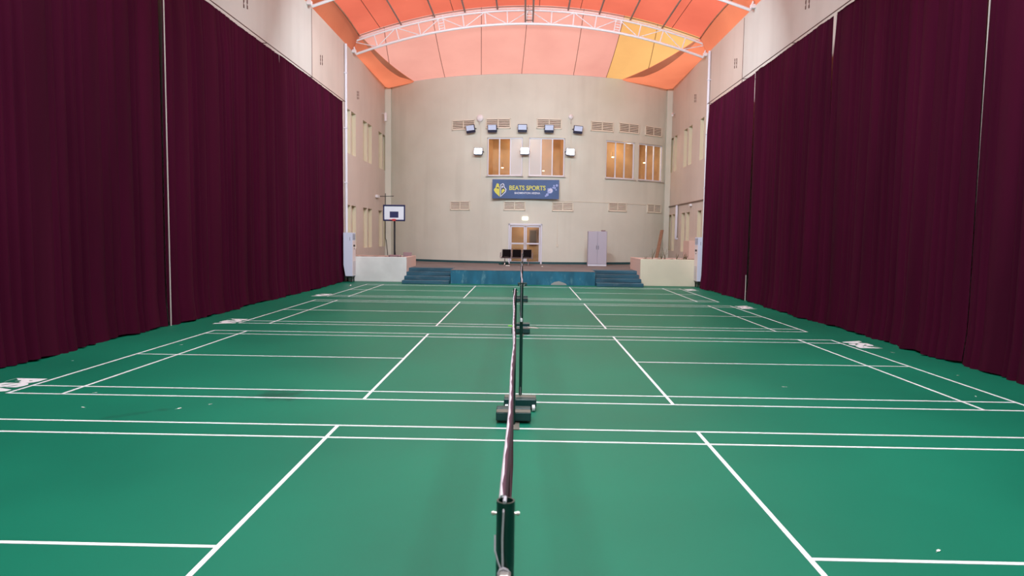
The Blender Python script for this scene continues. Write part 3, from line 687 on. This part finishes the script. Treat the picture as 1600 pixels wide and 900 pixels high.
# ------------------------------------------------------------------ end wall fittings
def vent(x, z, w_, h_, lab, grp):
    fm = frame(x, z, .0); t = thing('vent_grille', lab, 'vent', mtx=fm, group=grp)
    f = MB()
    for a, b, c, d in ((-w_/2, -w_/2+.05, -h_/2, h_/2), (w_/2-.05, w_/2, -h_/2, h_/2), (-w_/2, w_/2, -h_/2, -h_/2+.05), (-w_/2, w_/2, h_/2-.05, h_/2), (-.025, .025, -h_/2, h_/2)): f.box((a, -.045, c), (b, .02, d), K['louver'], .005)
    f.build('vent_frame', t)
    MB().box((-w_/2+.03, -.012, -h_/2+.03), (w_/2-.03, .0, h_/2-.03), K['dark']).build('vent_cavity', t)
    n = 5; mb = MB()
    for i in range(n):
        zc = -h_/2+.05+(h_-.1)*(i+.5)/n
        for a, b in ((-w_/2+.05, -.025), (.025, w_/2-.05)): mb.add([(a, -.04, zc-.035), (b, -.04, zc-.035), (b, -.014, zc+.012), (a, -.014, zc+.012), (a, -.036, zc-.04), (b, -.036, zc-.04), (b, -.013, zc+.002), (a, -.013, zc+.002)], [(0, 1, 2, 3), (4, 7, 6, 5), (0, 4, 5, 1), (3, 2, 6, 7)], K['louver'])
    mb.build('louvers', t)
for (xa, xb, z), s in zip(((-4.1, -2.75, 8.25), (-2.17, -.79, 8.27), (.62, 1.99, 8.27), (3.57, 4.95, 8.25), (5.23, 6.48, 8.28), (6.84, 7.98, 8.27)),
        ('at the hoop end of the upper row', 'above the window over the emblem', 'above the window over the word SPORTS', 'first beyond the floodlights, above plain wall', 'above the window over the locker', 'above the corner window')):
    vent((xa+xb)/2, z, 1.38, .54, 'cream louvred vent '+s, 'upper row of wall vents')
for (xa, xb, z), s in zip(((-4.2, -2.97, 3.8), (-1.14, .09, 3.8), (1.5, 2.75, 3.79), (4.72, 5.82, 3.85), (7.14, 8.06, 3.85)),
        ('in the lower row nearest the hoop', 'just below the banner', 'below the shuttlecock end of the banner', 'above and beyond the grey locker', 'low in the corner, darkest of the lower row')):
    vent((xa+xb)/2, z, 1.2, .5, 'cream louvred vent '+s, 'lower row of wall vents')
def flood(x, z, up, rot, lab):
    fm = frame(x, z, .0) @ Matrix.Rotation(R_(rot), 4, 'Y'); t = thing('floodlight', lab, 'floodlight', mtx=fm, group='floodlights on the end wall')
    m = K['lamp_face'] if up else K['lamp_lit']
    T = Matrix.Translation((0, -.3, 0)) @ Matrix.Rotation(R_(12 if up else -4), 4, 'X')
    if up:
        MB().box((-.25, -.05, -.24), (.25, .06, .19), K['lampb'], .015).build('housing', t, fm @ T)
        MB().box((-.225, -.056, -.1), (.225, -.048, .165), m, .003).build('lamp_glass', t, fm @ T)
        mb = MB()
        for k in range(9): mb.box((-.22+k*.053, .06, -.2), (-.212+k*.053, .11, .15), K['lampb'])
        mb.build('cooling_fins', t, fm @ T)
    else:
        MB().box((-.24, -.04, -.21), (.24, .05, .19), K['lampb'], .015).build('housing', t, fm @ T)
        MB().box((-.215, -.046, -.165), (.215, -.038, .165), m, .003).build('lamp_glass', t, fm @ T)
    mb = MB(); mb.tube([(-.26, -.3, 0), (-.26, -.06, 0), (.26, -.06, 0), (.26, -.3, 0)], .014, K['lampb'], 6); mb.box((-.06, -.075, -.05), (.06, -.046 if abs(x+1.74) < .1 or abs(x-1.27) < .1 or x < -2.8 else 0, .05), K['lampb'], .005); mb.build('bracket', t, fm)
    if up: return
    l = bpy.data.lights.new('lamp', 'AREA'); l.shape = 'RECTANGLE'; l.size = .42; l.size_y = .28; l.energy = FLOOD*1.4; l.color = (.86, .93, 1)
    lo = bpy.data.objects.new('lamp_light', l); C.objects.link(lo); lo.parent = t; lo.matrix_world = fm @ T @ Matrix.Translation((0, -.075, 0)) @ Matrix.Rotation(R_(90), 4, 'X')
for x, r, s in ((-2.92, -6, 'overlapping the vent nearest the hoop, tilted'), (-1.74, 0, 'in front of the vent over the emblem window'), (-.14, 0, 'at the centre of the upper row of five'), (1.27, 0, 'in front of the vent over the SPORTS window'), (2.82, 3, 'last of the upper five towards the locker')):
    flood(x, 8.0, True, r, 'dim blue-white floodlight '+s)
for x, r, s in ((-2.48, 2, 'beside the emblem window'), (0, 0, 'between the two middle windows'), (2.42, 4, 'beside the SPORTS window')):
    flood(x, 6.76, False, r, 'bright white floodlight '+s)
for x, z, wd, s in ((-2.47, 8.58, .19, 'near the tilted floodlight'), (2.47, 8.68, .13, 'near the last upper floodlight')):
    mb = MB(); n = 12; fm = frame(x, z)
    mb.tube([(0, -.02, 0), (0, -.1, 0), (0, -.14, .0), (0, -.16, 0)], [wd*.9, wd, wd*.7, .02], K['white'], 16)
    mb.tube([(0, -.1, 0), (0, -.12, -.35)], .022, K['alugrey'], 6); o = mb.build('wall_fan', mtx=fm); tag(o, 'small round white wall fixture with hanging stem '+s, 'wall fixture')
# cables down the wall
for x, za, zb, s in ((-2.44, 8.2, 5.2, 'past the lit floodlight by the emblem window'), (2.5, 8.3, 5.0, 'past the lit floodlight by the SPORTS window')):
    o = MB().tube([(0, -.02, za), (0.02, -.02, (za+zb)/2), (0, -.02, zb)], .012, K['louver'], 5).build('wall_cable', mtx=frame(x, 0)); tag(o, 'thin beige cable running down the end wall '+s, 'cable')
mb = MB(); mb.tube([frame(x, 4.12-.01*x, .015).translation for x in [1.95+.4*i for i in range(14)]], .012, K['louver'], 5); tag(mb.build('wall_cable'), 'thin beige cable running level from the banner towards the corner', 'cable')
o = MB().tube([(0, -.015, 3.5), (0, -.015, 1.7)], .01, K['louver'], 5).build('wall_cable', mtx=frame(1.85, 0)); o2 = MB().box((-.05, -.04, -.07), (.05, 0, .07), K['louver'], .005).build('wall_switch', mtx=frame(1.87, 1.65)); tag(o, 'thin beige cable dropping to the switch beside the door', 'cable'); tag(o2, 'small beige wall switch between door and locker', 'switch')

# banner
bx = .075; fm = frame(bx, 4.71, .2)
t = thing('banner', 'blue banner with yellow BEATS SPORTS lettering under the middle windows', 'banner', mtx=fm)
mb = MB(); n = 24
mb.box((-1.825, 0, -.52), (1.825, .03, .52), K['sign'], .004); mb.build('banner_sheet', t)
mb = MB()
for x in (-1.7, 0, 1.7): mb.box((x-.03, .03, -.3), (x+.03, .2, .3), K['alugrey'])
mb.build('mounting_batten', t)
def lettering(txt, size, off, m, x, z, sx, name):
    me = text_mesh(txt, size, off, .003); me.materials.append(m); xs = [v.co.x for v in me.vertices]; zs = [v.co.y for v in me.vertices]
    W, H = max(xs)-min(xs), max(zs)-min(zs); cx, cy = (max(xs)+min(xs))/2, (max(zs)+min(zs))/2
    for v in me.vertices: v.co.x = (v.co.x-cx)*sx[0]/W; v.co.y = (v.co.y-cy)*sx[1]/H
    o = bpy.data.objects.new(name, me); C.objects.link(o); o.parent = t; o.matrix_world = fm @ Matrix.Translation((x, -.004, z)) @ Matrix.Rotation(R_(90), 4, 'X'); return o
lettering('BEATS SPORTS', .3, .005, K['yel'], .1, .07, (1.98, .25), 'banner_title')
lettering('BADMINTON ARENA', .14, .003, K['wht'], .1, -.21, (1.4, .11), 'banner_subtitle')
# emblem: two half shields, the second with a B
mb = MB(); E = Matrix.Translation((-1.39, -.006, -.04))
mb.poly([(-.03, -.38), (-.03, .17), (-.08, .21), (-.06, .28), (-.1, .33), (-.17, .34), (-.22, .3), (-.21, .24), (-.25, .2), (-.24, .12), (-.32, .05), (-.35, -.02), (-.27, -.16)], .006, K['yel'], E)
mb.poly([(-.07, .02), (-.13, .08), (-.16, .04), (-.2, .1), (-.17, .14), (-.08, .12)], .004, K['ink'], Matrix.Translation((0, -.003, 0)) @ E)
mb.poly([(.01, -.4), (.01, .28), (.15, .35), (.22, .29), (.23, .16), (.34, .03), (.31, -.13)], .006, K['wht'], E)
mb.poly([(.045, -.33), (.045, .25), (.14, .3), (.18, .26), (.18, .14), (.29, .02), (.27, -.1)], .004, K['ink'], Matrix.Translation((0, -.003, 0)) @ E)
mb.poly([(.08, -.22), (.08, -.02), (.18, .06), (.25, -.01), (.24, -.07)], .004, K['yel'], Matrix.Translation((0, -.006, 0)) @ E)
mb.poly([(.08, .07), (.08, .2), (.13, .23), (.15, .2), (.15, .12)], .004, K['wht'], Matrix.Translation((0, -.006, 0)) @ E)
mb.build('emblem', t)
mb = MB(); random.seed(3)
pf = mat('pale_blue_print', (150, 166, 220), .5); pp = mat('lilac_print', (206, 206, 232), .5)
def blob(cx, cz, r, m, d, n=11, k=.35):
    mb.poly([(cx+r*(1-k*random.random())*math.cos(2*math.pi*i/n), cz+r*(1-k*random.random())*math.sin(2*math.pi*i/n)) for i in range(n)], .004, m, Matrix.Translation((0, -.004-d, 0)))
blob(1.32, -.08, .2, pf, 0); blob(1.36, -.06, .14, pp, .003); blob(1.18, -.28, .1, pf, .001); blob(1.1, -.36, .06, pf, .002); blob(1.5, .1, .06, pf, 0); blob(1.6, .08, .07, pf, .001); blob(1.7, .22, .08, pf, 0); blob(1.55, .2, .06, pf, .002); blob(1.66, -.02, .05, pf, .002); blob(1.32, -.1, .05, pf, .005)
mb.build('shuttlecock_print', t)

# ------------------------------------------------------------------ things on the stage
t = thing('metal_locker', 'tall lilac grey two door metal locker standing on the stage', 'locker', loc=(3.92, 29.2, ZS))
L = t.location.copy()
MB().box((-.5, -.02, 0), (.5, .45, 1.84), K['locker'], .01).build('body', t)
for s in (-1, 1):
    d = MB().box((s*.005 if s > 0 else -.485, -.045, .1), (.485 if s > 0 else -.005, -.02, 1.8), K['locker'], .006).build('door', t)
    MB().box((s*.05-.012, -.065, .88), (s*.05+.012, -.045, 1.08), K['lockerd'], .004).build('handle', d)
MB().box((-.49, -.03, 0), (.49, -.021, .085), K['alu'], .002).build('plinth', t)
o = MB().box((0, 0, 0), (.22, .16, .06), K['mauve'], .01).build('small_box', mtx=Matrix.Translation((4.12, 29.25, ZS+1.84))); tag(o, 'small dark item lying on top of the metal locker', 'box')

def bench():
    t = thing('waiting_bench', 'three seat bench with black padded backs in front of the door', 'bench', mtx=Matrix.Translation((-.35, 28.6, ZS)) @ Matrix.Rotation(R_(-3), 4, 'Z'))
    MB().box((-.86, .02, .36), (.86, .08, .41), K['chrome'], .01).build('beam', t)
    for x in (-.54, 0, .54):
        mb = MB(); mb.grid(lambda u, v: Vector((x-.235+.47*u, -.3+.47*v, .42+.025*v**2-.02*(1-v)**4+.012*abs(2*u-1)**3)), 6, 8, K['blk']); mb.box((x-.235, -.3, .405), (x+.235, .14, .415), K['chrome'], .004); mb.build('seat', t)
        mb = MB(); T = Matrix.Translation((x, .16, .43)) @ Matrix.Rotation(R_(-14), 4, 'X')
        mb.box((-.225, -.02, .02), (.225, .02, .4), K['blk'], .015, T); mb.build('backrest', t)
        mb = MB(); mb.tube([T @ Vector(p) for p in ((-.245, 0, -.1), (-.245, 0, .41), (.245, 0, .41), (.245, 0, -.1))], .013, K['chrome'], 6); mb.build('back_frame', t)
    for x in (-.84, -.27, .27, .84):
        mb = MB(); mb.tube([(x, .12, .46), (x, .12, .66), (x, -.22, .66), (x, -.26, .5), (x, -.2, .42)], .014, K['chrome'], 6); mb.build('armrest', t)
    for x in (-.62, .62):
        MB().tube([(x, .05, .36), (x, -.02, .1), (x, -.3, .02)], .02, K['chrome'], 6).build('leg', t); MB().tube([(x, .05, .36), (x, .1, .1), (x, .34, .02)], .02, K['chrome'], 6).build('leg', t)
bench()
o = MB().box((-1.3, 29.3, ZS), (-.78, 29.7, ZS+.12), mat('teal_block_paint', (26, 84, 84), .6), .01).build('step_block'); tag(o, 'low teal block on the stage under the end of the bench', 'block')
o = MB().box((-.9, 27.7, ZS), (-.68, 27.85, ZS+.03), K['feather'], .01).build('paper_scrap'); tag(o, 'white paper scrap lying on the stage before the bench', 'paper')

# basketball hoop on the white planter
hx, hy, hz = -5.98, 24.5, 1.1
t = thing('basketball_hoop', 'portable basketball hoop with navy edged backboard standing in the white planter', 'basketball hoop', loc=(hx, hy, hz))
MB().tube([(0, 0, .05), (0, 0, 1.95)], .04, K['bpole'], 12).build('pole', t)
MB().box((-.26, -.2, -.02), (.26, .3, .1), K['mauve'], .04).build('base', t)
bd = MB().box((-.47, -.12, 1.7), (.47, -.09, 2.37), K['board'], .008).build('backboard', t)
mb = MB(); mb.tube([(-.47, -.105, 1.7), (.47, -.105, 1.7), (.47, -.105, 2.37), (-.47, -.105, 2.37)], .045, K['navy'], 6, closed=True)
mb.box((-.5, -.14, 1.66), (.5, -.08, 1.73), K['navy'], .01); mb.box((-.5, -.14, 2.34), (.5, -.08, 2.41), K['navy'], .01); mb.box((-.51, -.14, 1.66), (-.45, -.08, 2.41), K['navy'], .01); mb.box((.45, -.14, 1.66), (.51, -.08, 2.41), K['navy'], .01); mb.build('padding', bd)
MB().box((-.2, -.126, 1.82), (.2, -.121, 2.1), K['navy'], .001).build('target_panel', bd)
MB().tube([(.19*math.cos(g/20*6.2832), -.36+.19*math.sin(g/20*6.2832), 1.72) for g in range(20)], .012, K['red'], 6, closed=True).build('rim', t)
MB().box((-.07, -.18, 1.66), (.07, -.11, 1.76), K['red'], .005).build('rim_bracket', t)
mb = MB(); mb.tube([(0, 0, 1.8), (0, -.08, 1.9)], .03, K['bpole'], 6); mb.tube([(0, .02, .5), (0, .26, .1)], .014, K['bpole'], 6); mb.tube([(-.02, .0, 1.5), (-.02, .0, 2.2)], .02, K['bpole'], 6); mb.build('support_arm', t)
for s in (-1, 1): MB().tube([(s*.2-.02, -.2, .0), (s*.2+.02, -.2, .0)], .05, K['leg'], 12).build('wheel', t)
o = MB().box((-.2, -.03, 0), (.2, .03, .26), K['mauve'], .01).build('brown_panel', mtx=Matrix.Translation((-5.52, 25.3, 1.05)) @ Matrix.Rotation(R_(-18), 4, 'X')); tag(o, 'mauve brown panel leaning on the planter wall near the steps', 'panel')
# cable by the hoop
o = MB().tube([(XL+.03, 34.0, 4.6), (XL+.03, 34.0, 1.9), (XL+.1, 33.9, 1.8), (XL+.5, 32.5, ZS+.02)], .02, K['leg'], 5).build('wall_cable'); tag(o, 'dark cable hanging down the corner behind the basketball hoop', 'cable')

# dry plants and plank by the cream planter
def plant(x, y, h_, seed, lab, z=1.12):
    rnd = random.Random(seed); t = thing('dry_plant', lab, 'plant', loc=(x, y, z), group='dry plants in the cream planter')
    for k in range(rnd.randint(4, 6)):
        a = rnd.uniform(0, 6.28); l = rnd.uniform(.12, .32)*h_; hh = h_*rnd.uniform(.5, 1)
        MB().tube([(0, 0, 0), (l*.35*math.cos(a), l*.35*math.sin(a), hh*.5), (l*math.cos(a)*1.2, l*math.sin(a)*1.2, hh)], [.012, .009, .004], K['stem'], 5).build('stem', t)
    mb = MB()
    for k in range(26):
        a = rnd.uniform(0, 6.28); r = rnd.uniform(.03, .2); zz = rnd.uniform(.0, .45)*h_; s = rnd.uniform(.03, .07)
        c = Vector((r*math.cos(a), r*math.sin(a), zz)); d = Vector((math.cos(a), math.sin(a), rnd.uniform(-.3, .6))).normalized()*s; n = d.cross(Vector((0, 0, 1))).normalized()*s*.35
        mb.add([c, c+d*.5+n, c+d, c+d*.5-n], [(0, 1, 2, 3)], K['leaf'])
    mb.build('leaves', t)
for x, y, h_, sd, s in ((5.62, 24.2, .2, 1, 'low sprig nearest the steps'), (5.95, 24.4, .5, 2, 'forked bare stems second from the steps'), (6.35, 24.3, .3, 3, 'clump in front of the leaning board'), (6.62, 24.8, .55, 4, 'spreading stems beyond the leaning board'), (7.0, 24.1, .32, 5, 'thin clump in the middle of the planter'), (7.4, 24.0, .28, 6, 'clump near the air conditioner'), (7.52, 24.9, .3, 7, 'bushy clump hard against the air conditioner')):
    plant(x, y, h_*1.25, sd, 'dry plant, '+s)
a, b = Vector((7.25, 30.6, ZS)), Vector((7.9, 32.2, 2.6)); d = b-a
q = Matrix.Translation(a) @ d.to_track_quat('Z', 'Y').to_matrix().to_4x4()
o = MB().box((-.09, -.03, 0), (.09, .03, d.length), K['plank'], .004).build('wooden_board', mtx=q); tag(o, 'brown wooden board leaning in the corner behind the cream planter', 'board')

# ------------------------------------------------------------------ air conditioners
def ac(x0, x1, y0, front, lab):
    """front = +1 faces +x, -1 faces -x; side panel towards the camera"""
    xc = (x0+x1)/2; w_ = x1-x0; t = thing('floor_air_conditioner', lab, 'air conditioner', loc=(xc, y0, 0)); f = front
    D = .56; z0, z1 = .27, 2.2
    mb = MB(); hx = w_/2
    pr = [(hx, z0), (hx, z1), (-hx, z1), (-hx, z0+.5), (-hx+.09, z0)]
    mb.poly([(p[0]*f, p[1]) for p in pr], D, K['acw']); mb.build('body', t)
    fx = hx*f
    MB().box((fx, .02, z0+.02), (fx+.015*f, D-.02, z1-.35), K['acp'], .004).build('front_panel', t)  # front tinted pink: the warm light is put into its colour
    mb = MB(); mb.box((fx, .05, z1-.32), (fx+.012*f, D-.05, z1-.05), K['acg'], .003)
    for k in range(7): mb.box((fx+.01*f, .05, z1-.31+k*.036), (fx+.02*f, D-.05, z1-.3+k*.036), K['acw'])
    mb.build('air_grille', t)
    mb = MB(); mb.box((fx+.013*f, .12, z1-.62), (fx+.018*f, D-.12, z1-.54), K['leg']); mb.box((fx+.013*f, .22, z1-.74), (fx+.018*f, D-.22, z1-.7), K['leg']); mb.build('display', t)
    mb = MB()
    for k in range(10): mb.box((fx+.013*f, .06, z0+.08+k*.06), (fx+.018*f, D-.06, z0+.1+k*.06), K['acg'])
    mb.build('intake_slots', t)
    MB().box((-.012, -.004, 1.85), (.012, 0, 2.0), K['acg'], .001, Matrix.Translation((hx*f*.45, 0, 0))).build('side_badge', t)
    st_ = MB().box((-hx+.03, .02, z0-.06), (hx-.02, D-.02, z0), K['leg'], .004).build('stand', t)
    for sx in (-1, 1):
        for yy in (.05, D-.05): MB().box((sx*(hx-.06)-.02, yy-.02, 0), (sx*(hx-.06)+.02, yy+.02, z0-.05), K['leg'], .003).build('leg', t)
ac(-7.98, -7.58, 23.02, 1, 'white floor standing air conditioner beside the white planter')
ac(7.63, 8.03, 22.78, -1, 'white floor standing air conditioner beside the cream planter')

# ------------------------------------------------------------------ side wall fittings
for X, y, s in ((XL, 24.7, 'hoop side'), (XR, 25.4, 'cream planter side')):
    q = 1 if X < 0 else -1
    mb = MB(); mb.tube([(X+.08*q, y, 1.22), (X+.08*q, y, ZT-.02)], .06, K['pipe'], 12)
    for z in (2, 4.5, 7, 9.5): mb.box((X, y-.08, z), (X+.15*q, y+.08, z+.04), K['pipe'], .004)
    tag(mb.build('drain_pipe', smooth=True, sharp=40), 'white vertical pipe on the wall where the curtains end, '+s, 'pipe')
mb = MB(); mb.tube([(XR-.04, 25.5, 4.0), (XR-.04, 34.0, 4.0)], .03, K['brownpipe'], 6); tag(mb.build('wall_conduit'), 'brown level conduit along the wall above the lower slits', 'conduit')
mb = MB()
for d in (-.05, .05): mb.tube([(XR-.1, 31.3+d*1.4, 3.97), (XR-.1, 31.3+d*1.4, 2.3), (XR-.1, 31.36, 2.12)], .05, K['pipe'], 8)
mb.tube([(XR-.1, 31.36, 2.12), (XR, 31.36, 2.12)], .06, K['pipe'], 8); tag(mb.build('twin_pipe', smooth=True, sharp=50), 'pair of short white pipes hanging below the brown conduit', 'pipe')
o = MB().box((XR-.1, 28.2, 3.8), (XR, 28.45, 3.92), K['white'], .01).build('junction_box'); tag(o, 'small white box under the brown conduit', 'junction box')
mb = MB(); mb.tube([(XL, 33.1, 9.15), (XL+.22, 33.1, 9.15)], .02, K['white'], 6); mb.tube([(XL+.22, 33.1, 9.2), (XL+.22, 33.1, 9.14), (XL+.22, 33.1, 8.72)], [.05, .085, .085], K['white'], 12); tag(mb.build('wall_lamp', smooth=True, sharp=40), 'white cylinder lamp on a bracket high near the hoop corner', 'lamp')
mb = MB(); mb.tube([(XR, 32.9, 9.3), (XR-.16, 32.9, 9.25)], .018, K['white'], 6); mb.tube([(XR-.14, 33.0, 9.3), (XR-.2, 32.7, 9.15)], .06, K['white'], 10); tag(mb.build('security_camera'), 'small white security camera high on the wall by the corner', 'camera')
mb = MB(); mb.tube([(XL, 32.0, 4.3), (XL+.9, 32.05, 4.33)], .018, K['leg'], 6); mb.box((XL, 31.3, 4.2), (XL+.14, 31.9, 4.36), K['white'], .02); mb.tube([(XL+.07, 31.6, 4.25), (XL+.1, 32.0, 4.3)], .012, K['leg'], 5); tag(mb.build('camera_arm'), 'white box with a thin dark arm above the basketball hoop', 'bracket')
for X, y, z, s in ((XL, 21.1, 9.17, 'above the curtain end, hoop side'), (XL, 13.4, 8.95, 'above the middle curtain, hoop side'), (XL, 27.3, 9.0, 'above the first slit pair, hoop side'), (XR, 21.5, 9.29, 'above the curtain end, cream planter side'), (XR, 14.3, 9.36, 'above the middle curtain, cream planter side'), (XR, 28.2, 9.2, 'above the slits, cream planter side')):
    q = 1 if X < 0 else -1; t = thing('rusty_bracket', 'pair of small rusty bracket stubs on the wall '+s, 'bracket', loc=(X, y, z), group='rusty bracket stubs')
    for k, dy in enumerate((-.13, .13)):
        zz = .05*k; mb = MB()
        for dz in (-.14, .02, .15): mb.box((0, dy-.025, zz+dz-.05), (.02*q, dy+.025, zz+dz+.05), K['rust'], .004)
        mb.box((0, dy-.012, zz-.18), (.008*q, dy+.012, zz+.2), K['rust']); mb.build('stub', t)
